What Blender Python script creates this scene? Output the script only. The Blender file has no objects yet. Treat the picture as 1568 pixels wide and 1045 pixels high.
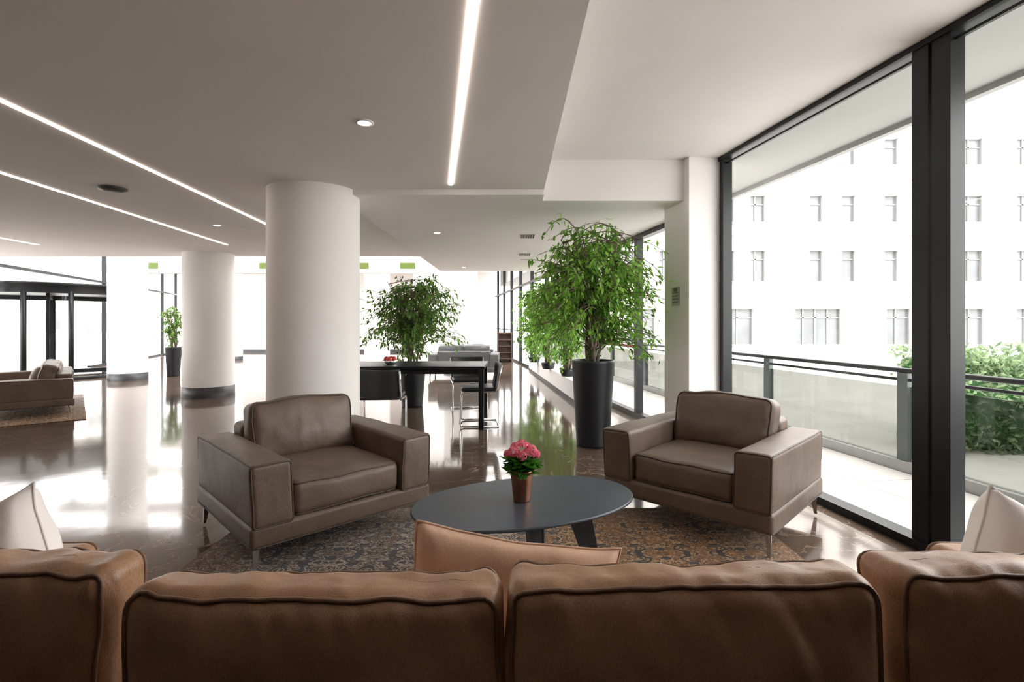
import bpy, math, random
from mathutils import Vector, Matrix, noise
sc=bpy.context.scene
R=math.radians
# ------------------------------------------------------------ materials
def newmat(name):
    m=bpy.data.materials.new(name); m.use_nodes=True
    nt=m.node_tree; b=nt.nodes['Principled BSDF']
    return m,nt,b
def mat(name,col,rough=0.5,metal=0.0,var=0.08,scale=8.0,bump=0.0,bscale=60.0,emit=0,ecol=None,spec=0.5,sheen=0.0,coat=0.0):
    m,nt,b=newmat(name); N=nt.nodes; L=nt.links
    tc=N.new('ShaderNodeTexCoord')
    nz=N.new('ShaderNodeTexNoise'); nz.inputs['Scale'].default_value=scale; nz.inputs['Detail'].default_value=4
    L.new(tc.outputs['Object'],nz.inputs['Vector'])
    r=N.new('ShaderNodeValToRGB')
    r.color_ramp.elements[0].position=0.3; r.color_ramp.elements[1].position=0.7
    r.color_ramp.elements[0].color=[max(0,c*(1-var)) for c in col]+[1]
    r.color_ramp.elements[1].color=[min(1,c*(1+var)) for c in col]+[1]
    L.new(nz.outputs['Fac'],r.inputs['Fac']); L.new(r.outputs['Color'],b.inputs['Base Color'])
    b.inputs['Roughness'].default_value=rough; b.inputs['Metallic'].default_value=metal
    b.inputs['Specular IOR Level'].default_value=spec
    b.inputs['Sheen Weight'].default_value=sheen
    b.inputs['Coat Weight'].default_value=coat
    if bump>0:
        n2=N.new('ShaderNodeTexNoise'); n2.inputs['Scale'].default_value=bscale; n2.inputs['Detail'].default_value=3
        L.new(tc.outputs['Object'],n2.inputs['Vector'])
        bp=N.new('ShaderNodeBump'); bp.inputs['Strength'].default_value=bump; bp.inputs['Distance'].default_value=0.01
        L.new(n2.outputs['Fac'],bp.inputs['Height']); L.new(bp.outputs['Normal'],b.inputs['Normal'])
    if emit:
        b.inputs['Emission Color'].default_value=list(ecol or col)+[1]; b.inputs['Emission Strength'].default_value=emit
    return m
def leather(name,c1,c2,rough=0.45,wr=0.35,ws=9,spec=.5,grain=.3,ov=.4):
    m,nt,b=newmat(name); N=nt.nodes; L=nt.links
    tc=N.new('ShaderNodeTexCoord')
    n1=N.new('ShaderNodeTexNoise'); n1.inputs['Scale'].default_value=5; n1.inputs['Detail'].default_value=6
    L.new(tc.outputs['Object'],n1.inputs['Vector'])
    r=N.new('ShaderNodeValToRGB'); r.color_ramp.elements[0].position=.3; r.color_ramp.elements[1].position=.72
    r.color_ramp.elements[0].color=list(c1)+[1]; r.color_ramp.elements[1].color=list(c2)+[1]
    L.new(n1.outputs['Fac'],r.inputs['Fac'])
    n3=N.new('ShaderNodeTexNoise'); n3.inputs['Scale'].default_value=450; n3.inputs['Detail'].default_value=2
    mp=N.new('ShaderNodeMapping'); mp.inputs['Scale'].default_value=(1,1,.35)
    L.new(tc.outputs['Object'],mp.inputs['Vector']); L.new(mp.outputs['Vector'],n3.inputs['Vector'])
    mx=N.new('ShaderNodeMixRGB'); mx.blend_type='OVERLAY'; mx.inputs['Fac'].default_value=ov
    L.new(r.outputs['Color'],mx.inputs['Color1']); L.new(n3.outputs['Fac'],mx.inputs['Color2'])
    L.new(mx.outputs['Color'],b.inputs['Base Color'])
    n2=N.new('ShaderNodeTexNoise'); n2.inputs['Scale'].default_value=ws; n2.inputs['Detail'].default_value=2; n2.inputs['Distortion'].default_value=.6
    L.new(tc.outputs['Object'],n2.inputs['Vector'])
    b1=N.new('ShaderNodeBump'); b1.inputs['Strength'].default_value=wr; b1.inputs['Distance'].default_value=.03
    L.new(n2.outputs['Fac'],b1.inputs['Height'])
    b2=N.new('ShaderNodeBump'); b2.inputs['Strength'].default_value=grain; b2.inputs['Distance'].default_value=.0015
    L.new(n3.outputs['Fac'],b2.inputs['Height']); L.new(b1.outputs['Normal'],b2.inputs['Normal'])
    L.new(b2.outputs['Normal'],b.inputs['Normal'])
    b.inputs['Roughness'].default_value=rough; b.inputs['Specular IOR Level'].default_value=spec
    return m
def glassmat(name,tint=(.98,.99,.985)):
    m=bpy.data.materials.new(name); m.use_nodes=True; nt=m.node_tree; N=nt.nodes; L=nt.links
    N.clear(); o=N.new('ShaderNodeOutputMaterial')
    t=N.new('ShaderNodeBsdfTransparent'); t.inputs['Color'].default_value=list(tint)+[1]
    g=N.new('ShaderNodeBsdfGlossy'); g.inputs['Roughness'].default_value=.02
    mx=N.new('ShaderNodeMixShader'); fr=N.new('ShaderNodeLayerWeight'); fr.inputs['Blend'].default_value=.5
    pw=N.new('ShaderNodeMath'); pw.operation='POWER'; pw.inputs[1].default_value=4
    L.new(fr.outputs['Facing'],pw.inputs[0])
    ma=N.new('ShaderNodeMath'); ma.operation='MULTIPLY_ADD'; ma.inputs[1].default_value=.30; ma.inputs[2].default_value=.025
    L.new(pw.outputs[0],ma.inputs[0]); L.new(ma.outputs[0],mx.inputs['Fac'])
    L.new(t.outputs[0],mx.inputs[1]); L.new(g.outputs[0],mx.inputs[2])
    L.new(mx.outputs[0],o.inputs['Surface'])
    return m
def leafmat(name,c1,c2):
    m=bpy.data.materials.new(name); m.use_nodes=True; nt=m.node_tree; N=nt.nodes; L=nt.links
    N.clear(); o=N.new('ShaderNodeOutputMaterial')
    g=N.new('ShaderNodeNewGeometry'); r=N.new('ShaderNodeValToRGB')
    r.color_ramp.elements[0].color=list(c1)+[1]; r.color_ramp.elements[1].color=list(c2)+[1]
    L.new(g.outputs['Random Per Island'],r.inputs['Fac'])
    p=N.new('ShaderNodeBsdfPrincipled'); p.inputs['Roughness'].default_value=.35
    t=N.new('ShaderNodeBsdfTranslucent'); mx=N.new('ShaderNodeMixShader'); mx.inputs['Fac'].default_value=.5
    L.new(r.outputs['Color'],p.inputs['Base Color']); L.new(r.outputs['Color'],t.inputs['Color'])
    L.new(p.outputs[0],mx.inputs[1]); L.new(t.outputs[0],mx.inputs[2]); L.new(mx.outputs[0],o.inputs['Surface'])
    return m

M_white=mat('white_plaster',(.85,.825,.81),.7,var=.02,scale=2,bump=.05,bscale=120)
M_ceil=mat('ceiling_paint',(.83,.80,.785),.8,var=.02,scale=1.5)
M_soffit=mat('soffit_render',(.40,.40,.39),.8,var=.03,scale=1.5)
M_black=mat('black_metal',(.008,.009,.011),.38,var=.15,spec=.35)
M_blackplastic=mat('black_plastic',(.012,.012,.014),.45)
M_pot=mat('planter_plastic',(.010,.012,.016),.42,var=.1)
M_soil=mat('soil',(.05,.035,.025),.9,var=.4,scale=40,bump=.6)
M_chrome=mat('chrome',(.75,.75,.76),.12,metal=1,var=.03)
M_steel=mat('steel',(.45,.45,.46),.25,metal=1,var=.05)
M_table=mat('table_lacquer',(.042,.052,.068),.42,var=.06,spec=.5)
M_glass=glassmat('window_glass')
M_pglass=glassmat('parapet_glass',(.44,.445,.43))
M_dark=mat('dark_skirting',(.04,.04,.045),.4)
M_strip=mat('led_strip',(1,.93,.86),.5,emit=14,ecol=(1,.86,.74))
M_spot=mat('downlight_lens',(1,1,1),.5,emit=18,ecol=(1,.96,.9))
M_leather=leather('taupe_upholstery',(.108,.074,.055),(.158,.110,.082),.48,.14,spec=.45,grain=.45,ov=.6)
M_pipe=leather('upholstery_piping',(.060,.043,.034),(.085,.062,.048),.6,.1)
M_sofa=leather('brown_sofa_upholstery',(.30,.158,.085),(.41,.23,.13),.42,.26,9,spec=.5,grain=.35,ov=.5)
M_sofapipe=leather('sofa_piping',(.15,.08,.045),(.20,.11,.065),.5,.1)
M_tan=leather('tan_cushion_fabric',(.60,.38,.26),(.72,.48,.34),.55,.30,7)
M_cream=leather('cream_cushion_fabric',(.88,.82,.79),(.94,.90,.87),.7,.22,7,ov=.1)
M_leaf=leafmat('ficus_leaf',(.04,.13,.02),(.24,.44,.08))
M_leaf2=leafmat('bright_ficus_leaf',(.08,.25,.022),(.34,.62,.09))
M_hleaf=leafmat('hedge_leaf',(.08,.13,.06),(.24,.32,.16))
M_bark=mat('ficus_bark',(.20,.15,.11),.8,var=.3,scale=30,bump=.4)
M_stone=mat('terrace_stone',(.55,.525,.50),.35,var=.08,scale=2)
M_ground=mat('pavement',(.46,.45,.43),.8,var=.08,scale=1)
M_facade=mat('facade_render',(.74,.71,.67),.8,var=.02,scale=1)
M_fglass=mat('facade_glass',(.13,.135,.14),.25,var=.25,scale=.6)
M_fframe=mat('facade_frame',(.20,.195,.19),.5)
M_curtain=mat('curtain',(.36,.33,.30),.8,var=.1)
M_pgreen=mat('parapet_post',(.05,.065,.065),.4)
M_pstone=mat('parapet_kerb',(.30,.30,.29),.5)
M_copper=mat('copper_pot',(.40,.19,.12),.3,metal=1,var=.2,scale=20)
M_pink=leafmat('pink_petals',(.80,.12,.24),(.98,.45,.55))
M_gleaf=leafmat('flower_leaf',(.02,.12,.015),(.10,.32,.03))
M_lime=mat('lime_panel',(.11,.17,.02),.5)
M_red=mat('apple_skin',(.5,.03,.02),.3,var=.3)
M_wood=mat('dark_wood',(.07,.04,.028),.5,var=.3,scale=6)
M_plaque=mat('plaque_metal',(.36,.34,.32),.45,metal=.3)
M_ink=mat('plaque_print',(.10,.10,.10),.6)
M_grille=mat('vent_grille',(.05,.05,.05),.5)
M_back=mat('light_absorbing_wall',(.08,.065,.055),.8)  # unseen walls kept dark so little light bounces onto the sofa back
M_grey=leather('grey_fabric',(.14,.14,.145),(.2,.2,.205),.8,.1)

# floor marble
def floormat():
    m,nt,b=newmat('polished_marble'); N=nt.nodes; L=nt.links
    tc=N.new('ShaderNodeTexCoord')
    mp=N.new('ShaderNodeMapping'); mp.inputs['Rotation'].default_value=(0,0,R(3)); L.new(tc.outputs['Object'],mp.inputs['Vector'])
    n1=N.new('ShaderNodeTexNoise'); n1.inputs['Scale'].default_value=.9; n1.inputs['Detail'].default_value=8; n1.inputs['Distortion'].default_value=.6
    L.new(mp.outputs[0],n1.inputs['Vector'])
    r=N.new('ShaderNodeValToRGB'); e=r.color_ramp.elements
    e[0].position=.3; e[0].color=(.085,.056,.040,1); e[1].position=.75; e[1].color=(.155,.110,.082,1)
    L.new(n1.outputs['Fac'],r.inputs['Fac'])
    n2=N.new('ShaderNodeTexNoise'); n2.inputs['Scale'].default_value=1.6; n2.inputs['Detail'].default_value=10; n2.inputs['Distortion'].default_value=1.5
    L.new(mp.outputs[0],n2.inputs['Vector'])
    r2=N.new('ShaderNodeValToRGB'); e=r2.color_ramp.elements
    e[0].position=.492; e[0].color=(0,0,0,1); e[1].position=.508; e[1].color=(0,0,0,1)
    x=r2.color_ramp.elements.new(.5); x.color=(.55,.55,.55,1)
    L.new(n2.outputs['Fac'],r2.inputs['Fac'])
    mx=N.new('ShaderNodeMixRGB'); mx.inputs['Color2'].default_value=(.45,.33,.25,1)
    L.new(r2.outputs['Color'],mx.inputs['Fac']); L.new(r.outputs['Color'],mx.inputs['Color1'])
    bk=N.new('ShaderNodeTexBrick'); bk.offset=0; bk.inputs['Scale'].default_value=1
    bk.inputs['Brick Width'].default_value=1.2; bk.inputs['Row Height'].default_value=1.2; bk.inputs['Mortar Size'].default_value=.0035
    bk.inputs['Color1'].default_value=(1,1,1,1); bk.inputs['Color2'].default_value=(.86,.86,.86,1); bk.inputs['Mortar'].default_value=(.45,.42,.4,1)
    L.new(mp.outputs[0],bk.inputs['Vector'])
    m2=N.new('ShaderNodeMixRGB'); m2.blend_type='MULTIPLY'; m2.inputs['Fac'].default_value=1
    L.new(mx.outputs[0],m2.inputs['Color1']); L.new(bk.outputs['Color'],m2.inputs['Color2'])
    L.new(m2.outputs[0],b.inputs['Base Color'])
    n3=N.new('ShaderNodeTexNoise'); n3.inputs['Scale'].default_value=2.2
    L.new(tc.outputs['Object'],n3.inputs['Vector'])
    bp=N.new('ShaderNodeBump'); bp.inputs['Strength'].default_value=.04; bp.inputs['Distance'].default_value=.03
    L.new(n3.outputs['Fac'],bp.inputs['Height']); L.new(bp.outputs['Normal'],b.inputs['Normal'])
    b.inputs['Roughness'].default_value=.09; b.inputs['Specular IOR Level'].default_value=.62
    b.inputs['Specular Tint'].default_value=(1,.90,.83,1)
    b.inputs['Coat Weight'].default_value=.18; b.inputs['Coat Roughness'].default_value=.04
    return m
M_floor=floormat()
def rugmat():
    m,nt,b=newmat('persian_rug'); N=nt.nodes; L=nt.links
    tc=N.new('ShaderNodeTexCoord')
    def math_(op,a=None,b_=None):
        n=N.new('ShaderNodeMath'); n.operation=op
        for i,v in enumerate((a,b_)):
            if v is None: continue
            if isinstance(v,(int,float)): n.inputs[i].default_value=v
            else: L.new(v,n.inputs[i])
        return n.outputs[0]
    sx=N.new('ShaderNodeSeparateXYZ'); L.new(tc.outputs['Object'],sx.inputs[0])
    X,Y=sx.outputs[0],sx.outputs[1]
    ax=math_('PINGPONG',X,.22); ay=math_('PINGPONG',Y,.19)
    cv=N.new('ShaderNodeCombineXYZ'); L.new(ax,cv.inputs[0]); L.new(ay,cv.inputs[1])
    n1=N.new('ShaderNodeTexNoise'); n1.inputs['Scale'].default_value=15; n1.inputs['Detail'].default_value=3; n1.inputs['Distortion'].default_value=1.8
    L.new(cv.outputs[0],n1.inputs['Vector'])
    vo=N.new('ShaderNodeTexVoronoi'); vo.inputs['Scale'].default_value=8; L.new(cv.outputs[0],vo.inputs['Vector'])
    nb=N.new('ShaderNodeTexNoise'); nb.inputs['Scale'].default_value=1.6; nb.inputs['Detail'].default_value=3; L.new(tc.outputs['Object'],nb.inputs['Vector'])
    pat=math_('ADD',math_('ADD',n1.outputs['Fac'],math_('MULTIPLY',vo.outputs['Distance'],.35)),math_('MULTIPLY',math_('SUBTRACT',nb.outputs['Fac'],.5),.25))
    r=N.new('ShaderNodeValToRGB'); r.color_ramp.interpolation='CONSTANT'; e=r.color_ramp.elements
    e[0].position=0; e[0].color=(.060,.056,.058,1); e[1].position=.54; e[1].color=(.22,.175,.142,1)
    for p,c in ((.60,(.13,.09,.068,1)),(.67,(.38,.32,.27,1)),(.74,(.085,.083,.09,1))):
        q=e.new(p); q.color=c
    L.new(pat,r.inputs['Fac'])
    r2=N.new('ShaderNodeValToRGB'); r2.color_ramp.interpolation='CONSTANT'; e=r2.color_ramp.elements
    e[0].position=0; e[0].color=(.075,.042,.025,1); e[1].position=.52; e[1].color=(.27,.145,.065,1)
    for p,c in ((.60,(.14,.073,.04,1)),(.68,(.38,.24,.13,1)),(.75,(.055,.05,.045,1))):
        q=e.new(p); q.color=c
    L.new(pat,r2.inputs['Fac'])
    f=math_('ADD',math_('MULTIPLY',X,.9),math_('MULTIPLY',math_('SUBTRACT',nb.outputs['Fac'],.5),1.2))
    rr=N.new('ShaderNodeValToRGB'); rr.color_ramp.elements[0].position=.05; rr.color_ramp.elements[1].position=.30
    L.new(f,rr.inputs['Fac'])
    mx=N.new('ShaderNodeMixRGB'); L.new(rr.outputs['Color'],mx.inputs['Fac']); L.new(r.outputs['Color'],mx.inputs['Color1']); L.new(r2.outputs['Color'],mx.inputs['Color2'])
    edx=math_('SUBTRACT',1.60,math_('ABSOLUTE',X)); edy=math_('SUBTRACT',1.25,math_('ABSOLUTE',Y))
    ed=math_('MINIMUM',edx,edy)
    br=N.new('ShaderNodeValToRGB'); br.color_ramp.interpolation='CONSTANT'; e=br.color_ramp.elements
    e[0].position=0; e[0].color=(.7,.7,.7,1); e[1].position=.03; e[1].color=(.12,.12,.12,1)
    for p,c in ((.05,.5),(.22,.0+.8),(.24,.2),(.27,0)):
        q=e.new(p); q.color=(c,c,c,1)
    L.new(ed,br.inputs['Fac'])
    m2=N.new('ShaderNodeMixRGB'); m2.inputs['Color2'].default_value=(.16,.095,.06,1)
    L.new(math_('MULTIPLY',br.outputs['Color'],.8),m2.inputs['Fac']); L.new(mx.outputs[0],m2.inputs['Color1'])
    nw=N.new('ShaderNodeTexNoise'); nw.inputs['Scale'].default_value=45; nw.inputs['Detail'].default_value=5; L.new(tc.outputs['Object'],nw.inputs['Vector'])
    m3=N.new('ShaderNodeMixRGB'); m3.blend_type='OVERLAY'; m3.inputs['Fac'].default_value=.6
    L.new(m2.outputs[0],m3.inputs['Color1']); L.new(nw.outputs['Fac'],m3.inputs['Color2'])
    L.new(m3.outputs[0],b.inputs['Base Color']); b.inputs['Roughness'].default_value=.9
    bp=N.new('ShaderNodeBump'); bp.inputs['Strength'].default_value=.3; bp.inputs['Distance'].default_value=.004
    L.new(nw.outputs['Fac'],bp.inputs['Height']); L.new(bp.outputs['Normal'],b.inputs['Normal'])
    return m
M_rug=rugmat()

# ------------------------------------------------------------ mesh builder
class MB:
    def __init__(s): s.v=[];s.f=[];s.fm=[];s.fs=[];s.mats=[]
    def mi(s,m):
        if m not in s.mats: s.mats.append(m)
        return s.mats.index(m)
    def add(s,vs,fs,m,smooth=False,M=None):
        o=len(s.v)
        for p in vs:
            p=Vector(p)
            if M is not None: p=M@p
            s.v.append(p)
        k=s.mi(m)
        for f in fs:
            s.f.append([i+o for i in f]); s.fm.append(k); s.fs.append(smooth)
        return s
    def box(s,x0,x1,y0,y1,z0,z1,m,M=None):
        v=[(x0,y0,z0),(x1,y0,z0),(x1,y1,z0),(x0,y1,z0),(x0,y0,z1),(x1,y0,z1),(x1,y1,z1),(x0,y1,z1)]
        f=[(0,3,2,1),(4,5,6,7),(0,1,5,4),(1,2,6,5),(2,3,7,6),(3,0,4,7)]
        return s.add(v,f,m,False,M)
    def pane(s,x,y0,y1,z0,z1,m,M=None):
        return s.add([(x,y0,z0),(x,y1,z0),(x,y1,z1),(x,y0,z1)],[(0,1,2,3)],m,False,M)
    def prism(s,poly,z0,z1,m,M=None):
        n=len(poly); v=[(x,y,z0) for x,y in poly]+[(x,y,z1) for x,y in poly]
        f=[tuple(reversed(range(n))),tuple(range(n,2*n))]+[(i,(i+1)%n,n+(i+1)%n,n+i) for i in range(n)]
        return s.add(v,f,m,False,M)
    def tube(s,pts,r,m,closed=False,seg=8,M=None,caps=True):
        pts=[Vector(p) for p in pts]; n=len(pts)
        rs=r if isinstance(r,(list,tuple)) else [r]*n
        vs=[];fs=[]; up=None
        for i,p in enumerate(pts):
            if closed: t=pts[(i+1)%n]-pts[i-1]
            else: t=pts[min(i+1,n-1)]-pts[max(i-1,0)]
            if t.length<1e-9: t=Vector((0,0,1))
            t.normalize()
            if up is None:
                up=Vector((0,0,1)) if abs(t.z)<.9 else Vector((1,0,0))
            a=(up-t*up.dot(t))
            if a.length<1e-6: a=t.orthogonal()
            a.normalize(); up=a; b=t.cross(a)
            for k in range(seg):
                an=2*math.pi*k/seg
                vs.append(p+(a*math.cos(an)+b*math.sin(an))*rs[i])
        for i in range(n if closed else n-1):
            j=(i+1)%n
            for k in range(seg):
                l=(k+1)%seg
                fs.append((i*seg+k,i*seg+l,j*seg+l,j*seg+k))
        if not closed and caps:
            fs.append(tuple(reversed(range(seg)))); fs.append(tuple((n-1)*seg+k for k in range(seg)))
        return s.add(vs,fs,m,True,M)
    def lathe(s,prof,c,m,seg=48,M=None,smooth=True,a0=0,a1=360):
        cx,cy,cz=c; vs=[];fs=[]; full=(a1-a0)>=360; ns=seg if full else seg+1
        for r,z in prof:
            for k in range(ns):
                a=R(a0+(a1-a0)*k/seg); vs.append((cx+r*math.cos(a),cy+r*math.sin(a),cz+z))
        for i in range(len(prof)-1):
            for k in range(seg):
                l=(k+1)%ns if full else k+1
                fs.append((i*ns+k,i*ns+l,(i+1)*ns+l,(i+1)*ns+k))
        return s.add(vs,fs,m,smooth,M)
    def rbox(s,c,size,r,m,M=None,puff=(0,0,0),nz=0,nscale=6,seed=0,n=10,seams=(),pm=None,pr=.006,shape=None):
        h=[d/2 for d in size]; r=min([r]+[x*.98 for x in h])
        def coords(hh):
            e=[hh-r+r*math.tan(R(t)) for t in (0,11,22,33,45)]
            k=max(2,int(n))
            inn=[-(hh-r)+2*(hh-r)*i/k for i in range(1,k)]
            return [-x for x in reversed(e)]+inn+e
        C=[coords(x) for x in h]
        off=Vector((seed*3.1,seed*7.7,seed*1.3))
        def deform(p):
            q=Vector(p); u=[q[i]/h[i] for i in range(3)]
            d=Vector((0,0,0))
            for i in range(3):
                if puff[i]:
                    w=1.0
                    for j in range(3):
                        if j!=i: w*=max(0,1-abs(u[j])**2.5)
                    ui=max(-1,min(1,u[i])); d[i]=puff[i]*ui*abs(ui)*w
            if nz:
                d+=noise.noise_vector(Vector((q.x*nscale,q.y*nscale,q.z*nscale))+off)*nz
            q=q+d
            if shape: q=shape(q)
            return q+Vector(c)
        def rnd(p):
            p=Vector(p); inn=Vector([max(-(h[i]-r),min(h[i]-r,p[i])) for i in range(3)])
            d=p-inn
            return inn+d.normalized()*r if d.length>1e-9 else p
        key={};vs=[];fs=[]
        def vid(p):
            k=(round(p[0],5),round(p[1],5),round(p[2],5))
            if k not in key: key[k]=len(vs); vs.append(deform(rnd(p)))
            return key[k]
        for ax in range(3):
            a,b=(ax+1)%3,(ax+2)%3
            for sg in (-1,1):
                for i in range(len(C[a])-1):
                    for j in range(len(C[b])-1):
                        q=[]
                        for (ii,jj) in ((i,j),(i+1,j),(i+1,j+1),(i,j+1)):
                            p=[0,0,0]; p[ax]=sg*h[ax]; p[a]=C[a][ii]; p[b]=C[b][jj]; q.append(vid(p))
                        if sg<0: q.reverse()
                        if len(set(q))==4: fs.append(q)
        s.add(vs,fs,m,True,M)
        for sm in seams:
            ax='xyz'.index(sm[0]); sg=1 if sm[1]=='+' else -1
            a,b=(ax+1)%3,(ax+2)%3
            o=.707*r+pr*.3; lvl=sg*(h[ax]-r+o)
            ha,hb=h[a]-r,h[b]-r; rc=o
            pts=[]
            K=24
            cor=[(ha,hb,0),(-ha,hb,90),(-ha,-hb,180),(ha,-hb,270)]
            for ci,(ca,cb,a0) in enumerate(cor):
                for t in range(5):
                    an=R(a0+t*22.5); p=[0,0,0]; p[ax]=lvl; p[a]=ca+rc*math.cos(an); p[b]=cb+rc*math.sin(an); pts.append(p)
                na,nb,_=cor[(ci+1)%4]; l=pts[-1]
                an=R(a0+90); e=[0,0,0]; e[ax]=lvl; e[a]=na+rc*math.cos(an); e[b]=nb+rc*math.sin(an)
                for t in range(1,K): pts.append([l[i]+(e[i]-l[i])*t/K for i in range(3)])
            s.tube([deform(p) for p in pts],pr,pm or m,True,6,M)
        return s
    def obj(s,name,parent=None,loc=(0,0,0),rz=0):
        me=bpy.data.meshes.new(name); me.from_pydata([tuple(p) for p in s.v],[],s.f)
        for m in s.mats: me.materials.append(m)
        me.polygons.foreach_set('material_index',s.fm); me.polygons.foreach_set('use_smooth',s.fs); me.update()
        o=bpy.data.objects.new(name,me); sc.collection.objects.link(o)
        o.location=loc; o.rotation_euler=(0,0,rz)
        if parent: o.parent=parent
        return o
def empty(name,loc=(0,0,0),rz=0):
    e=bpy.data.objects.new(name,None); e.empty_display_size=.2; sc.collection.objects.link(e); e.location=loc; e.rotation_euler=(0,0,rz); return e
def T(x,y,z,rx=0,ry=0,rz=0):
    return Matrix.Translation((x,y,z))@Matrix.Rotation(R(rz),4,'Z')@Matrix.Rotation(R(ry),4,'Y')@Matrix.Rotation(R(rx),4,'X')

# ------------------------------------------------------------ room shell
K=.1556
def wx(y,off=0): return 2.687+off*1.012-K*y
def lx(y): return -7.1-.325*y
Y0,Y1=-3.0,22.0
MB().prism([(lx(Y0),Y0),(wx(Y0),Y0),(wx(Y1),Y1),(lx(Y1),Y1)],-.12,0,M_floor).obj('floor')
ZU,ZL,ZM=2.80,2.46,2.41
MB().prism([(.29,Y0),(wx(Y0,.1),Y0),(wx(4.85,.1),4.85),(.29,4.85)],ZU,ZU+.8,M_ceil).obj('ceiling')
MB().prism([(lx(Y0)-.3,Y0),(.29,Y0),(.29,4.63),(-1.6,4.63),(-1.6,9.3),(lx(9.3)-.3,9.3)],ZL,ZU+.8,M_ceil).obj('ceiling_dropped_panel')
MB().prism([(-1.6,4.63),(.29,4.63),(.29,4.85),(wx(4.85,.1),4.85),(wx(11.4,.1),11.4),(-1.6,11.4)],ZM,ZU+.8,M_ceil).obj('ceiling_passage')
b=MB(); b.prism([(wx(Y0,.1),Y0),(wx(Y0,.86),Y0),(wx(21,.86),21),(wx(21,.1),21)],ZU-.03,ZU+.8,M_soffit)
b.prism([(wx(Y0,.84),Y0),(wx(Y0,.90),Y0),(wx(21,.90),21),(wx(21,.84),21)],ZU-.07,ZU+.8,M_soffit)
b.obj('trim_2')
b=MB()
b.prism([(lx(9.3)-.3,9.3),(-1.6,9.3),(-1.6,10.4),(lx(10.4)-.3,10.4)],3.4,3.6,M_ceil)
for ya,yb in ((12.6,13.4),(15.6,16.4),(18.6,22.2)):  # gaps between slabs are added openings that brighten the far hall
    b.prism([(lx(ya)-.3,ya),(wx(ya,.09),ya),(wx(yb,.09),yb),(lx(yb)-.3,yb)],3.4,3.6,M_ceil)
b.obj('ceiling_daylight_gaps')
b=MB(); b.box(-14,-.8,22,22.2,0,3.4,M_white); b.obj('wall_far')
MB().box(lx(Y0),wx(Y0,.2),Y0-.2,Y0,0,3.0,M_back).obj('wall_back')
ang=math.atan(K)
WM=Matrix.Translation((2.687,0,0))@Matrix.Rotation(ang,4,'Z')
cs=math.cos(ang)
def S(y): return y/cs
MB().box(0,.15,S(-3),S(.9),0,ZU-.035,M_back,WM).obj('wall_right_light_block')  # unseen solid stretch, added to keep window light off the sofa back
b=MB()
def post(y0,y1,z1,d=.09,m=M_black): b.box(-.0,d,S(y0),S(y1),0,z1,m,WM)
post(2.655,2.755,ZU-.001); post(2.775,2.87,ZU-.001)
b.box(-.01,.09,S(.91),S(4.80),ZU-.035,ZU-.001,M_black,WM)
b.box(-.02,.09,S(.91),S(4.80),0.0,.05,M_black,WM)
b.box(0,.09,S(4.73),S(4.79),0,ZU-.001,M_black,WM)
b.box(0,.09,S(.91),S(1.0),0,ZU-.001,M_black,WM)
b.box(.03,.05,S(.91),S(4.75),ZU-.075,ZU-.06,M_black,WM)
b.pane(.045,S(.92),S(4.75),.05,ZU-.04,M_glass,WM); b.obj('window_1')
b=MB()
for y in (5.32,6.74,8.6,10.4,12.2,14.0,15.8,17.6,19.4,21.2):
    b.box(0,.09,S(y),S(y)+.08,0,ZM-.001 if y<11.4 else 3.39,M_black,WM)
b.box(-.01,.09,S(5.3),S(22),ZM-.06,ZM-.001,M_black,WM)
b.box(-.01,.09,S(5.3),S(22),0,.07,M_black,WM)
b.box(-.03,.0,S(6.8),S(8.6),.93,.96,M_red,WM)
b.box(.04,.05,S(6.8),S(22),1.0,1.04,M_black,WM)
b.pane(.045,S(5.3),S(22),.05,ZM-.04,M_glass,WM); b.obj('window_2')
b=MB(); b.box(-.30,.09,S(4.80),S(5.30),0,ZU,M_white,WM); b.obj('wall_pilaster')
b=MB(); b.box(-.307,-.30,S(4.98),S(5.13),1.42,1.60,M_plaque,WM)
for i in range(4): b.box(-.309,-.3065,S(5.0),S(5.11),1.45+i*.03,1.46+i*.03,M_ink,WM)
b.box(-.309,-.3065,S(5.02),S(5.09),1.56,1.59,M_ink,WM)
b.obj('wall_plaque')
la=math.atan(.325); LM=Matrix.Translation((-7.1,0,0))@Matrix.Rotation(la,4,'Z'); lc=math.cos(la)
MB().box(-.15,0,-3/lc,5.5/lc,0,3.4,M_white,LM).obj('wall_left_light_block')  # unseen stretch made solid to cut side light near the camera
b=MB()
y=5.55
while y<22:
    if not(10.4<y<14.2): b.box(-.1,0,y/lc,y/lc+.06,0,3.4,M_black,LM)
    y+=1.6
b.box(-.1,0,5.55/lc,22/lc,2.42,2.48,M_black,LM)
b.box(-.1,0,5.55/lc,10.5/lc,0,.06,M_black,LM); b.box(-.1,0,14.3/lc,22/lc,0,.06,M_black,LM)
b.box(-.1,0,5.55/lc,22/lc,3.32,3.4,M_black,LM)
b.pane(-.045,5.55/lc,10.5/lc,.06,3.35,M_glass,LM); b.pane(-.045,14.3/lc,22/lc,.06,3.35,M_glass,LM)
b.pane(-.045,10.5/lc,14.3/lc,2.48,3.35,M_glass,LM); b.obj('window_3')
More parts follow.
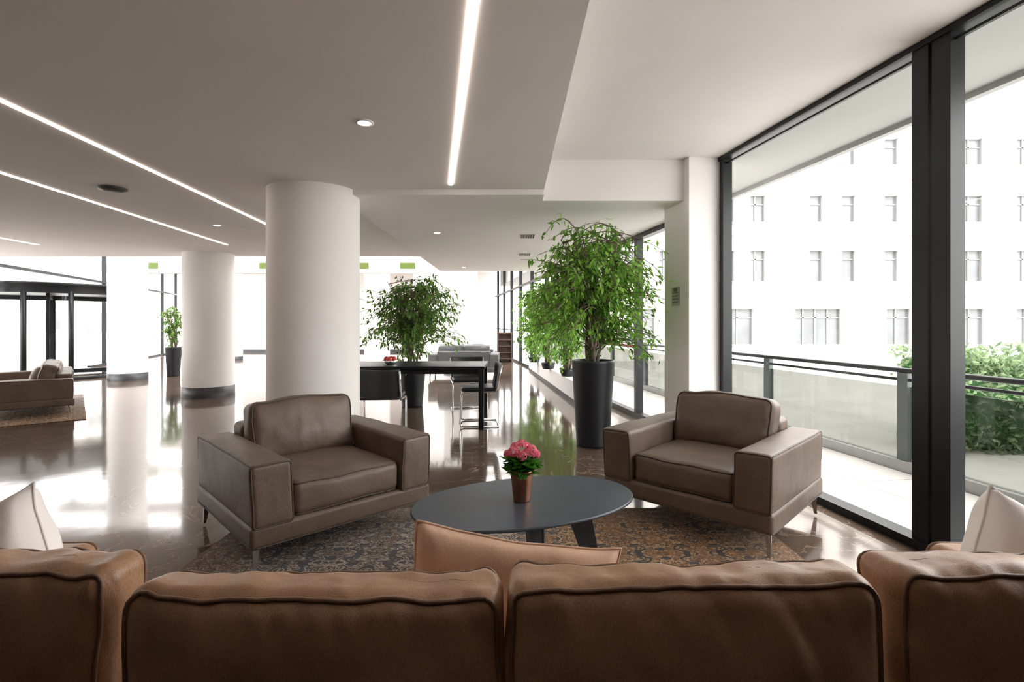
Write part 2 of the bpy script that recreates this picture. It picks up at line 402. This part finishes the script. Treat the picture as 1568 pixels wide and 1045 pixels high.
# revolving door
cx,cy=-11.15,12.4
b=MB()
b.lathe([(1.86,1.90),(1.86,2.06),(1.9,2.08),(1.9,2.13),(0.01,2.13)],(cx,cy,0),M_black,64)
b.lathe([(1.86,1.90),(0.01,1.90)],(cx,cy,0),M_dark,64)
b.lathe([(1.80,0.0),(1.80,.06),(1.86,.06),(1.86,.0)],(cx,cy,0),M_black,24,a0=-60,a1=20)
for a in (-115,-62,-38,20,70,150,200):
    px,py=cx+1.83*math.cos(R(a)),cy+1.83*math.sin(R(a))
    b.tube([(px,py,0),(px,py,1.95)],.05,M_black,seg=10)
b.lathe([(1.83,.06),(1.83,1.9)],(cx,cy,0),M_glass,24,a0=-60,a1=-38)
b.lathe([(1.83,.06),(1.83,1.9)],(cx,cy,0),M_glass,24,a0=20,a1=70)
for a in (-50,40,130,220):
    Q=T(cx,cy,0,rz=a)
    b.add([(0,0,.1),(1.74,0,.1),(1.74,0,1.88),(0,0,1.88)],[(0,1,2,3)],M_glass,False,Q)
    b.box(0,1.76,-.03,.03,.02,.12,M_black,Q); b.box(0,1.76,-.03,.03,1.8,1.9,M_black,Q)
    b.box(1.68,1.76,-.03,.03,.02,1.9,M_black,Q); b.box(0,.07,-.035,.035,.02,1.9,M_black,Q)
b.obj('revolving_door')
def column(x,y,r,z1,band=.15,name='column'):
    b=MB(); b.lathe([(r,0),(r,z1)],(0,0,0),M_white,72)
    if band: b.lathe([(r+.006,0),(r+.006,band),(r,band)],(0,0,0),M_dark,72)
    b.obj(name,loc=(x,y,0))
column(-1.83,4.74,.405,ZL+.02)
column(-5.27,8.9,.40,ZL+.02,.17)
column(-8.55,11.4,.37,3.42,.15)
column(-1.45,13.5,.34,3.42,.12)
column(-6.6,16.5,.36,3.42,.12)
column(-9.6,17.5,.36,3.42,.12)
column(-1.6,19.5,.3,3.42,.12)
column(-3.9,14.8,.36,3.42,.12)
b=MB(); b.box(-10.4,-2.2,14.0,14.25,2.62,3.0,M_white)
for i in range(12):
    x=-10.1+i*.64
    b.box(x,x+.42,13.98,14.0,2.74,2.9,M_lime if i%3!=1 else M_white)
b.obj('trim_1')
MB().box(-14,-.8,21.97,21.999,0,.12,M_dark).obj('baseboard_far')
b=MB(); b.box(-3.1,-2.0,16.0,16.2,0,3.4,M_white); b.obj('wall_partition')
b=MB()
for i in range(5): b.box(-.44,-.02,16.3,16.5,.10+i*.2,.13+i*.2,M_wood)
b.box(-.46,-.43,16.28,16.5,0,.95,M_wood); b.box(-.03,0.0,16.28,16.5,0,.95,M_wood); b.box(-.46,0,16.48,16.5,0,.95,M_wood)
b.obj('bookshelf')
b=MB(); b.prism([(.98,7.7),(wx(7.7,-.06),7.7),(wx(13.6,-.06),13.6),(.45,13.6)],.0,.34,M_white)
b.prism([(.975,7.69),(.985,7.69),(.455,13.6),(.445,13.6)],0,.06,M_dark); b.obj('planter_ledge')
def strip(x0,y0,x1,y1,z,w=.018,name='ceiling_light_strip'):
    d=Vector((x1-x0,y1-y0,0)); n=Vector((-d.y,d.x,0)).normalized()*w
    b=MB(); b.prism([(x0-n.x,y0-n.y),(x1-n.x,y1-n.y),(x1+n.x,y1+n.y),(x0+n.x,y0+n.y)],z-.006,z+.01,M_strip)
    b.obj(name)
strip(.15,0.0,-.536,4.47,ZL,.013)
strip(-2.62,.4,-3.0,6.32,ZL,.012); strip(-3.83,.6,-4.39,7.9,ZL,.013); strip(-7.0,4.5,-7.3,7.9,ZL,.013)
def spot(x,y,z):
    b=MB(); b.lathe([(.055,0),(.055,-.008),(.04,-.008)],(0,0,0),M_white,24); b.lathe([(.04,-.005),(.001,-.005)],(0,0,0),M_spot,24)
    b.obj('ceiling_downlight',loc=(x,y,z))
spot(-.888,3.08,ZL); spot(-3.63,6.3,ZL); spot(-.96,6.54,ZM); spot(-1.0,10.6,ZM); spot(-6.5,6,ZL)
def vent(x,y,z):
    b=MB(); b.box(-.10,.10,-.16,.16,-.008,0,M_white)
    for i in range(6): b.box(-.09+i*.031,-.070+i*.031,-.14,.14,-.012,-.006,M_grille)
    b.obj('ceiling_vent',loc=(x,y,z))
vent(.21,6.8,ZM); vent(.22,8.6,ZM)
b=MB(); b.lathe([(.11,0),(.11,-.02),(.06,-.035),(.001,-.035)],(0,0,0),M_grille,24); b.obj('smoke_detector',loc=(-3.57,4.58,ZL))

# ------------------------------------------------------------ exterior
MB().box(-60,80,-30,80,-.9,-.6,M_ground).obj('ground')
b=MB(); b.prism([(wx(-3,.12),-3),(wx(-3,1.33),-3),(wx(22,1.33),22),(wx(22,.12),22)],-.2,-.03,M_stone)
for y in range(-2,21): b.box(.12,1.32,S(y),S(y)+.008,-.032,-.0285,M_pstone,WM)
b.box(.74,.748,S(-3),S(21),-.032,-.0285,M_pstone,WM)
b.obj('terrace')
b=MB()
b.box(1.34,1.44,S(-3),S(21),-.2,.06,M_pstone,WM)
yy=-3.0
while yy<20.5:
    b.box(1.385,1.397,S(yy)+.06,S(yy+1.8)-.02,.06,.70,M_pglass,WM); yy+=1.8
for y in [-3+1.8*i for i in range(14)]: b.box(1.36,1.42,S(y)-.03,S(y)+.07,-.03,.82,M_pgreen,WM)
b.tube([WM@Vector((1.38,S(-3),.84)),WM@Vector((1.38,S(21),.84))],.022,M_black)
b.tube([WM@Vector((1.38,S(-3),.76)),WM@Vector((1.38,S(21),.76))],.014,M_black)
b.obj('terrace_parapet')
b=MB(); FY=25.0
wins=[(3,4),(5,6),(7,7.9),(9.6,10.9),(11.5,12.4),(14.4,15.2),(16,16.8),(18.1,18.9),(21.8,23.05),(24.6,25.6),(27,28.4),(30,31.4),(33,34.4),(36,37.4)]
gwins=[(3,4.4),(5.4,7),(8,9.4),(10.3,11.8),(13.7,16.1),(18.2,19.5),(21.8,23.1),(24.6,26.4),(28,30),(32,34)]
rows=[(.2,1.95),(3.3,4.8),(6.2,7.5),(9.0,10.3)]
zs=-.6
for ri,(za,zb) in enumerate(rows):
    b.box(2,40,FY,FY+.5,zs,za,M_facade)
    x=2
    for (xa,xb) in (gwins if ri==0 else wins):
        b.box(x,xa,FY,FY+.5,za,zb,M_facade); x=xb
        b.box(xa,xb,FY+.22,FY+.25,za,zb,M_fglass)
        b.box(xa-.05,xb+.05,FY-.10,FY,za-.12,za-.03,M_fframe)
        k=max(1,round((xb-xa)/.6))
        for i in range(1,k):
            mxx=xa+(xb-xa)*i/k; b.box(mxx-.04,mxx+.04,FY+.17,FY+.22,za,zb,M_fframe)
        b.box(xa,xb,FY+.17,FY+.22,zb-.45,zb-.40,M_fframe)
        b.box(xa,xa+.05,FY+.1,FY+.22,za,zb,M_fframe); b.box(xb-.05,xb,FY+.1,FY+.22,za,zb,M_fframe)
        b.box(xa+.05,xa+.25,FY+.19,FY+.215,za,zb,M_curtain)
    b.box(x,40,FY,FY+.5,za,zb,M_facade); zs=zb
b.box(2,40,FY,FY+.5,zs,12.3,M_facade); b.box(1.8,40.2,FY-.35,FY+.6,12.3,12.6,M_facade)
for z in (2.55,5.45,8.2): b.box(2,40,FY-.06,FY,z,z+.10,M_curtain)
b.box(2,40,FY+.6,FY+9,-.6,12.3,M_facade)
b.obj('office_building')
def leaf(b,p,d,l,w,m,roll=0):
    d=d.normalized(); s_=d.cross(Vector((0,0,1)))
    if s_.length<.05: s_=Vector((1,0,0))
    s_.normalize(); s_=Matrix.Rotation(roll,3,d)@s_; n=s_.cross(d)
    a=p; e=p+d*l-n*l*.12; mid=p+d*l*.45-n*w*.18
    b.add([a,mid+s_*w*.5+n*w*.15,e,mid-s_*w*.5+n*w*.15,mid],[(0,1,4),(1,2,4),(2,3,4),(3,0,4)],m,False)
def hedge(name,x0,x1,y0,y1,z0,z1,n,seed,l=.12):
    rd=random.Random(seed); b=MB()
    b.rbox(((x0+x1)/2,(y0+y1)/2,(z0+z1)/2-.05),(x1-x0-.2,y1-y0-.2,z1-z0-.15),.12,M_gleaf,nz=.12,nscale=2,n=12)
    for i in range(n):
        p=Vector((rd.uniform(x0,x1),rd.uniform(y0,y1),z1-abs(rd.gauss(0,.25)))) if rd.random()<.5 else Vector((rd.uniform(x0,x1),y0+rd.uniform(-.05,.1),rd.uniform(z0,z1)))
        p.z+=noise.noise(p*1.3)*.18
        d=Vector((rd.uniform(-1,1),rd.uniform(-1,.6),rd.uniform(-.4,1)))
        leaf(b,p,d,l*rd.uniform(.7,1.3),l*.5,M_hleaf,rd.uniform(0,6))
    b.obj(name)
hedge('hedge',6.0,10.5,7.2,8.2,-.6,.84,7000,1,.10)
b=MB(); b.box(-34,-30,2,40,-.6,7,M_facade)
for i in range(9):
    for j in range(3): b.box(-30.02,-29.98,4+i*4,6+i*4,.6+j*2.2,2+j*2.2,M_fglass)
b.obj('street_building')

# ------------------------------------------------------------ plants
def ficus(name,loc,ph,rt,rb,ztop,zlow,rad,seed,ntw=130,m=M_leaf,lf=18,ls=.075,pot=True,lean=(0,0),clip=None):
    rd=random.Random(seed); e=empty(name,loc)
    if pot:
        b=MB(); b.lathe([(.001,.0),(rb,0),(rb+.004,.02),(rt,ph-.02),(rt+.006,ph),(rt-.012,ph),(rt-.02,ph-.05)],(0,0,0),M_pot,48)
        b.lathe([(rt-.018,ph-.05),(.001,ph-.035)],(0,0,0),M_soil,32); b.obj('planter_pot',e)
    b=MB(); c=Vector((lean[0],lean[1],(ztop+zlow)/2)); hz=(ztop-zlow)/2
    stems=[]
    for i in range(6):
        a=2*math.pi*i/6+rd.uniform(-.3,.3); pts=[]; r0=.04
        tx,ty=math.cos(a)*rad*.45+lean[0],math.sin(a)*rad*.45+lean[1]
        for k in range(11):
            t=k/10; z=ph-.04+(ztop-.18-ph)*t; ease=t**1.6
            w=.03*math.sin(t*9+i*2)
            pts.append(Vector((math.cos(a+2*t)*r0*(1-t)+tx*ease+w,math.sin(a+2*t)*r0*(1-t)+ty*ease+w*.6,z)))
        b.tube(pts,[.017*(1-.75*k/10) for k in range(11)],M_bark,seg=7); stems.append(pts)
    lb=MB(); L3=Vector(loc)
    for i in range(ntw):
        st=rd.choice(stems); k=rd.uniform(2.5,10); k0=int(k); fr=k-k0
        p=st[k0].lerp(st[min(10,k0+1)],fr)
        a=rd.uniform(0,2*math.pi)
        ph_=rd.uniform(-1,1); rr=math.sqrt(max(0,1-ph_*ph_)); q=rd.uniform(.45,1.05)
        lump=1+.5*noise.noise(Vector((math.cos(a)*rr*2.2,math.sin(a)*rr*2.2,ph_*2.2+seed)))
        tg=c+Vector((math.cos(a)*rr*rad*q*lump,math.sin(a)*rr*rad*q*lump,ph_*hz*min(1.05,q*lump)))
        if clip and not clip(tg+L3): continue
        if p.z>tg.z+.25: p=st[max(1,int((tg.z-ph)/(ztop-ph)*9))] if tg.z>ph else st[1]
        pts=[]
        for t in [j/7 for j in range(8)]:
            v=p.lerp(tg,t); v.z+=.14*math.sin(t*math.pi)-.10*t*t; pts.append(v)
        b.tube(pts,[.0055*(1-.7*j/7)+.001 for j in range(8)],M_bark,seg=4,caps=False)
        for j in range(lf):
            t=rd.uniform(.3,1)*7; j0=min(6,int(t)); v=pts[j0].lerp(pts[j0+1],t-j0)
            v=v+Vector((rd.gauss(0,.028),rd.gauss(0,.028),rd.gauss(0,.025)))
            if clip and not clip(v+L3): continue
            out=(v-c); out.z=0
            if out.length>0: out.normalize()
            d=out*rd.uniform(.1,.8)+Vector((rd.gauss(0,.5),rd.gauss(0,.5),rd.uniform(-1.4,.1)))
            leaf(lb,v,d,ls*rd.uniform(.7,1.25),ls*.42,m,rd.uniform(-.8,.8))
    b.obj('stems',e); lb.obj('foliage',e); return e
ficus('potted_ficus_tree',(.83,5.25,0),.87,.215,.165,2.33,.90,.84,11,350,M_leaf2,18,.072,lean=(.03,0),clip=lambda p:(p.x<1.50 if p.y<5.45 else p.x<wx(p.y)-.12) and p.z<2.38)
ficus('potted_ficus_tree',(-1.50,7.7,0),.60,.20,.15,2.08,.68,.86,12,250,M_leaf,17,.078)
ficus('potted_ficus_tree',(-8.0,12.1,0),.68,.17,.13,1.75,.75,.36,13,60,M_leaf,14,.08)
for i,(x,y) in enumerate(((.86,8.8),(.62,10.2),(.42,11.9))):
    ficus('ledge_ficus_tree',(x+.1,y,.342),.12,.14,.11,1.9,.1,.52,20+i,180,M_leaf2,16,.085,clip=lambda p:p.x<wx(p.y)-.10 and p.z>.42)

# ------------------------------------------------------------ armchairs
def seat_unit(name,loc,rz,w=1.06,d=1.0,ncush=1,aw=.20,m=M_leather,pm=M_pipe,armh=.545,extra=None):
    e=empty(name,loc,rz); hw=w/2; hd=d/2
    b=MB(); b.rbox((0,0,.185),(w-.01,d-.01,.11),.022,m,seams=('z-',),pm=pm,pr=.004,n=4); b.obj('base',e)
    for sgn in (-1,1):
        b=MB()
        def sh(q,sgn=sgn):
            q=q.copy(); q.x+=sgn*.006*(q.z/.15) ; return q
        b.rbox((sgn*(hw-aw/2-.008),-.01,(armh+.225)/2),(aw,d-.02,armh-.225),.026,m,puff=(.004,.003,.010),nz=.005,nscale=6,seed=sgn+3,n=8,
               seams=('y-','x%s'%('+' if sgn>0 else '-'),),pm=pm,pr=.0045,shape=sh)
        b.obj('arm',e)
    iw=w-2*aw-.03
    b=MB(); b.rbox((0,hd-.115,.41),(iw+.02,.17,.40),.035,m,nz=.004,seams=('y+',),pm=pm,pr=.004,n=6); b.obj('back_frame',e)
    cw=iw/ncush
    for i in range(ncush):
        x=-iw/2+cw*(i+.5)
        b=MB(); b.rbox((x,-.10,.325),(cw-.004,d-.24,.175),.04,m,puff=(0,.012,.020),nz=.009,nscale=5,seed=i+9,seams=('z+','z-'),pm=pm,pr=.005,n=14); b.obj('seat_cushion',e)
        def shb(q,i=i):
            q=q.copy(); q.y+=-.008*abs(noise.noise(Vector((q.x*14,i,q.z*6)))) if q.y<0 else 0
            return q
        b=MB(); b.rbox((0,0,0),(cw+.01,.19,.38),.05,m,T(x,hd-.29,.56,rx=-13),puff=(.006,.030,.008),nz=.016,nscale=6,seed=i+5,seams=('y-','y+'),pm=pm,pr=.005,n=24,shape=shb); b.obj('back_cushion',e)
    b=MB()
    for sx in (-1,1):
        for sy in (-1,1):
            x,y=sx*(hw-.05),sy*(hd-.07)
            b.add([(x-.018,y-.006,.135),(x+.018,y-.006,.135),(x+.018,y+.006,.135),(x-.018,y+.006,.135),
                   (x-.008+sx*.012,y-.004+sy*.02,0),(x+.008+sx*.012,y-.004+sy*.02,0),(x+.008+sx*.012,y+.004+sy*.02,0),(x-.008+sx*.012,y+.004+sy*.02,0)],
                  [(0,1,2,3),(7,6,5,4),(0,4,5,1),(1,5,6,2),(2,6,7,3),(3,7,4,0)],M_steel)
    b.obj('legs',e)
    if extra: extra(e)
    return e
seat_unit('armchair',(-1.234,3.19,0.012),R(44.7))
seat_unit('armchair',(1.315,3.36,0.012),R(-44.7),d=.97)
def ex(e):
    b=MB(); b.rbox((0,0,0),(.40,.13,.30),.06,M_leather,T(.55,.10,.58,rx=-22),puff=(0,.03,0),nz=.01); b.obj('cushion',e)
lob=seat_unit('lobby_sofa',(-6.98,7.45,0.012),R(-49.5),w=2.0,d=.95,ncush=2,extra=ex); lob.scale=(1,1,.88)
seat_unit('lobby_sofa',(-1.1,12.0,0.0),R(180),w=1.6,d=.9,ncush=2,m=M_grey,pm=M_grey)
b=MB(); b.rbox((0,0,.006),(3.2,2.5,.011),.004,M_rug,n=4); b.obj('persian_rug',loc=(-.07,2.18,0))
b=MB(); b.rbox((0,0,.006),(3.0,1.3,.011),.004,M_rug,n=4); b.obj('persian_rug',loc=(-6.98,7.35,0),rz=R(-49.5))

# ------------------------------------------------------------ coffee table
e=empty('coffee_table',(.07,2.47,0),R(22))
def outline(a,b_,n=96,p=2.15):
    o=[]
    for k in range(n):
        t=2*math.pi*k/n; c_,s_=math.cos(t),math.sin(t)
        o.append((a*math.copysign(abs(c_)**(2/p),c_),b_*math.copysign(abs(s_)**(2/p),s_)))
    return o
b=MB(); prof=[(-.045,.372),(-.012,.384),(0,.390),(0,.397),(-.004,.401)]
vs=[];fs=[]; n=96
for off,z in prof:
    for (x,y) in outline(.555+off,.335+off): vs.append((x,y,z))
for i in range(len(prof)-1):
    for k in range(n): fs.append((i*n+k,i*n+(k+1)%n,(i+1)*n+(k+1)%n,(i+1)*n+k))
b.add(vs,fs,M_table,True)
b.add([(x,y,.401) for x,y in outline(.551,.331)],[tuple(range(n))],M_table); b.add([(x,y,.372) for x,y in outline(.51,.29)],[tuple(reversed(range(n)))],M_table)
b.obj('tabletop',e)
b=MB()
for (x,y,a) in ((.22,-.10,-28),(-.05,-.18,-100),(-.30,.08,160),(.14,.15,60)):
    Q=T(x,y,0.012,rz=a)
    b.add([(-.06,-.025,.365),(.06,-.025,.365),(.06,.025,.365),(-.06,.025,.365),(.07,-.018,0),(.13,-.018,0),(.13,.018,0),(.07,.018,0)],
          [(0,1,2,3),(7,6,5,4),(0,4,5,1),(1,5,6,2),(2,6,7,3),(3,7,4,0)],M_table,False,Q)
b.box(-.32,.32,-.03,.03,.345,.375,M_table); b.box(-.03,.03,-.2,.2,.345,.375,M_table)
b.obj('legs',e)
e=empty('potted_flower',(.047,2.45,.401))
b=MB(); prof=[(.001,0),(.040,0)]
for i in range(15):
    t=i/14; r=.040+.014*t; prof.append((r+(.0018 if i%2 else 0),.004+.136*t))
prof+= [(.060,.143),(.060,.150),(.054,.150),(.05,.13),(.001,.13)]
b.lathe(prof,(0,0,0),M_copper,40); b.obj('pot',e)
rd=random.Random(4); b=MB(); f=MB()
for i in range(190):
    a=rd.uniform(0,6.28); r=rd.uniform(.01,.08); z=rd.uniform(.14,.20)
    leaf(b,Vector((r*.7*math.cos(a),r*.7*math.sin(a),z)),Vector((math.cos(a),math.sin(a),rd.uniform(-.3,.8))),rd.uniform(.035,.065),.040,M_gleaf,rd.uniform(-.5,.5))
for i in range(14): b.tube([(0,0,.12),(rd.uniform(-.04,.04),rd.uniform(-.04,.04),.22)],.002,M_gleaf,seg=5)
for hx,hy,hz,hr in ((0,0,.262,.034),(-.042,-.02,.238,.028),(.045,-.015,.242,.032),(.02,.035,.245,.03),(-.03,.03,.245,.03),(.0,-.04,.222,.026),(.068,.01,.220,.024),(-.068,.0,.222,.022)):
    for i in range(55):
        d=Vector((rd.gauss(0,1),rd.gauss(0,1),rd.gauss(.3,1))).normalized(); c0=Vector((hx,hy,hz))+d*hr*.8
        s_=d.orthogonal().normalized(); t_=d.cross(s_)
        for q in range(4):
            an=q*math.pi/2+i; dd=s_*math.cos(an)+t_*math.sin(an)
            pp=dd.cross(d)*.004
            f.add([c0,c0+dd*.005+pp+d*.002,c0+dd*.010+d*.001,c0+dd*.005-pp+d*.002],[(0,1,2,3)],M_pink)
b.obj('leaves',e); f.obj('blossoms',e)

# ------------------------------------------------------------ foreground sofa
e=empty('sofa',(0,0,0))
b=MB(); b.rbox((0,1.26,.20),(3.04,.82,.16),.03,M_sofa,n=6); b.rbox((0,.915,.34),(3.04,.10,.42),.04,M_sofa,seams=('y-',),pm=M_sofapipe,n=10); b.obj('base',e)
for sg in (-1,1):
    b=MB(); b.rbox((sg*1.44,1.26,.40),(.22,.80,.30),.04,M_sofa,puff=(.005,.01,.012),nz=.006,seams=('y+','x+' if sg>0 else 'x-'),pm=M_sofapipe,n=10); b.obj('arm',e)
for i,(x,w) in enumerate(((-1.0,.66),(-.34,.66),(.33,.66),(1.0,.66))):
    b=MB(); b.rbox((x,1.33,.345),(w-.01,.68,.15),.045,M_sofa,puff=(0,.01,.012),nz=.005,seed=i,seams=('z+',),pm=M_sofapipe,n=10); b.obj('seat_cushion',e)
specs=[(-1.10,1.045,.63,-2,.765,.010),(-.362,.975,.690,0,.749,.009),(.336,.975,.680,1,.768,.009),(1.055,1.03,.64,2,.768,.010)]
for i,(x,y,w,rz,zt,nzz) in enumerate(specs):
    b=MB()
    def sh(q,w=w):
        q=q.copy(); t=min(1,abs(q.x)/(w/2))
        k=max(0,min(1,(q.z+.08)/.25))
        q.y+=(-1 if q.y<0 else 1)*.008*k*noise.noise(Vector((q.x*24+q.z*10,0,q.z*5+i*9)))
        if q.z>0: q.z+= .012*t**8+.006*noise.noise(Vector((q.x*18,q.y*14,i*5)))
        return q
    hgt=.42
    b.rbox((0,0,0),(w,.135,hgt),.040,M_sofa,T(x,y,zt-hgt/2,rz=rz,rx=-5),puff=(.008,.026,.004),nz=nzz,nscale=8,seed=i*2+1,n=60,seams=('y-','y+'),pm=M_sofapipe,pr=.0048,shape=sh)
    b.obj('back_cushion',e)
def pillow(name,w,h,t,M,m,pm,seed=0):
    n=36; vs=[];fs=[]
    off=Vector((seed*5,1,2))
    def P(u,v,s):
        k=1-.07*(1-v*v)*abs(u)**2; k2=1-.07*(1-u*u)*abs(v)**2
        x=u*w/2*k; z=v*h/2*k2
        th=t/2*((max(0,1-u**4)*max(0,1-v**4))**.42)
        q=Vector((x,s*th,z)); q+=noise.noise_vector(q*9+off)*.010
        return q
    for s in (-1,1):
        o=len(vs)
        for i in range(n+1):
            for j in range(n+1): vs.append(P(-1+2*i/n,-1+2*j/n,s))
        for i in range(n):
            for j in range(n):
                q=[o+i*(n+1)+j,o+(i+1)*(n+1)+j,o+(i+1)*(n+1)+j+1,o+i*(n+1)+j+1]
                if s>0: q.reverse()
                fs.append(q)
    b=MB(); b.add(vs,fs,m,True,M)
    pts=[P(-1+2*i/30,-1,0) for i in range(30)]+[P(1,-1+2*i/30,0) for i in range(30)]+[P(1-2*i/30,1,0) for i in range(30)]+[P(-1,1-2*i/30,0) for i in range(30)]
    b.tube(pts,.004,pm,True,6,M); return b.obj(name)
pillow('throw_pillow',.50,.30,.12,T(-.006,1.22,.583,rx=-12,ry=8),M_tan,M_tan,1)
pillow('throw_pillow',.42,.40,.17,T(-1.35,1.30,.555,rx=-16,ry=-31,rz=4),M_cream,M_cream,2)
pillow('throw_pillow',.42,.40,.17,T(1.345,1.30,.548,rx=-16,ry=31,rz=-4),M_cream,M_cream,3)

# ------------------------------------------------------------ dining table + chairs
e=empty('meeting_table',(-1.22,6.40,0))
b=MB(); b.rbox((0,0,.725),(1.80,.86,.035),.006,M_black,n=3); b.obj('tabletop',e)
b=MB()
for sx in (-1,1):
    for sy in (-1,1): b.rbox((sx*.86,sy*.39,.354),(.06,.06,.705),.004,M_black,n=2)
b.box(-.86,.86,-.38,-.35,.65,.708,M_black); b.box(-.86,.86,.35,.38,.65,.708,M_black)
b.obj('legs',e)
def cchair(loc,rz):
    e=empty('office_chair',loc,rz)
    b=MB(); b.rbox((0,0,.45),(.46,.44,.045),.02,M_blackplastic,puff=(0,0,.008),n=6); b.obj('seat',e)
    b=MB(); 
    def sh(q): q=q.copy(); q.y+=.05*(1-(q.x/.23)**2); return q
    b.rbox((0,0,0),(.46,.03,.32),.014,M_blackplastic,T(0,.19,.60,rx=-8),n=8,shape=sh); b.obj('backrest',e)
    b=MB()
    for sx in (-1,1):
        x=sx*.235
        b.tube([(x,.26,.74),(x,.235,.62),(x,.21,.47),(x,.19,.43),(x,-.17,.42),(x,-.215,.40),(x,-.225,.36),(x,-.235,.05),(x,-.225,.02),(x,-.19,.012),(x,.22,.012)],.011,M_chrome,seg=8)
    b.tube([(-.235,.22,.012),(.235,.22,.012)],.011,M_chrome,seg=8)
    b.tube([(-.235,-.1,.42),(.235,-.1,.42)],.010,M_chrome,seg=8)
    b.obj('frame',e)
cchair((-1.44,5.66,0),R(184)); cchair((-.62,7.3,0),R(10)); cchair((-.40,6.35,0),R(-86))
b=MB(); b.lathe([(.03,0),(.04,.005),(.10,.05),(.105,.05),(.045,.0)],(0,0,0),M_chrome,32)
for i in range(4): b.lathe([(.035*math.sin(R(t)),.035-.035*math.cos(R(t))) for t in range(0,181,20)],(.045*math.cos(i*1.57),.045*math.sin(i*1.57),.028),M_red,16)
b.obj('fruit_bowl',loc=(-1.50,6.3,.743))

# ------------------------------------------------------------ light
w=bpy.data.worlds.new('World'); sc.world=w; w.use_nodes=True
bg=w.node_tree.nodes['Background']; bg.inputs['Color'].default_value=(1.0,.985,.975,1); bg.inputs['Strength'].default_value=5.5
sun=bpy.data.lights.new('sun','SUN'); sun.energy=2.0; sun.angle=R(10); so=bpy.data.objects.new('sun',sun); sc.collection.objects.link(so)
so.rotation_euler=(R(50),0,R(30))
cam=bpy.data.cameras.new('camera'); cam.lens=18; cam.sensor_width=36; cam.shift_y=-.0175; cam.clip_end=300
co=bpy.data.objects.new('camera',cam); sc.collection.objects.link(co); co.location=(0,0,1.25); co.rotation_euler=(R(90),0,0)
sc.camera=co
sc.view_settings.view_transform='Standard'; sc.view_settings.look='None'; sc.view_settings.exposure=0.58
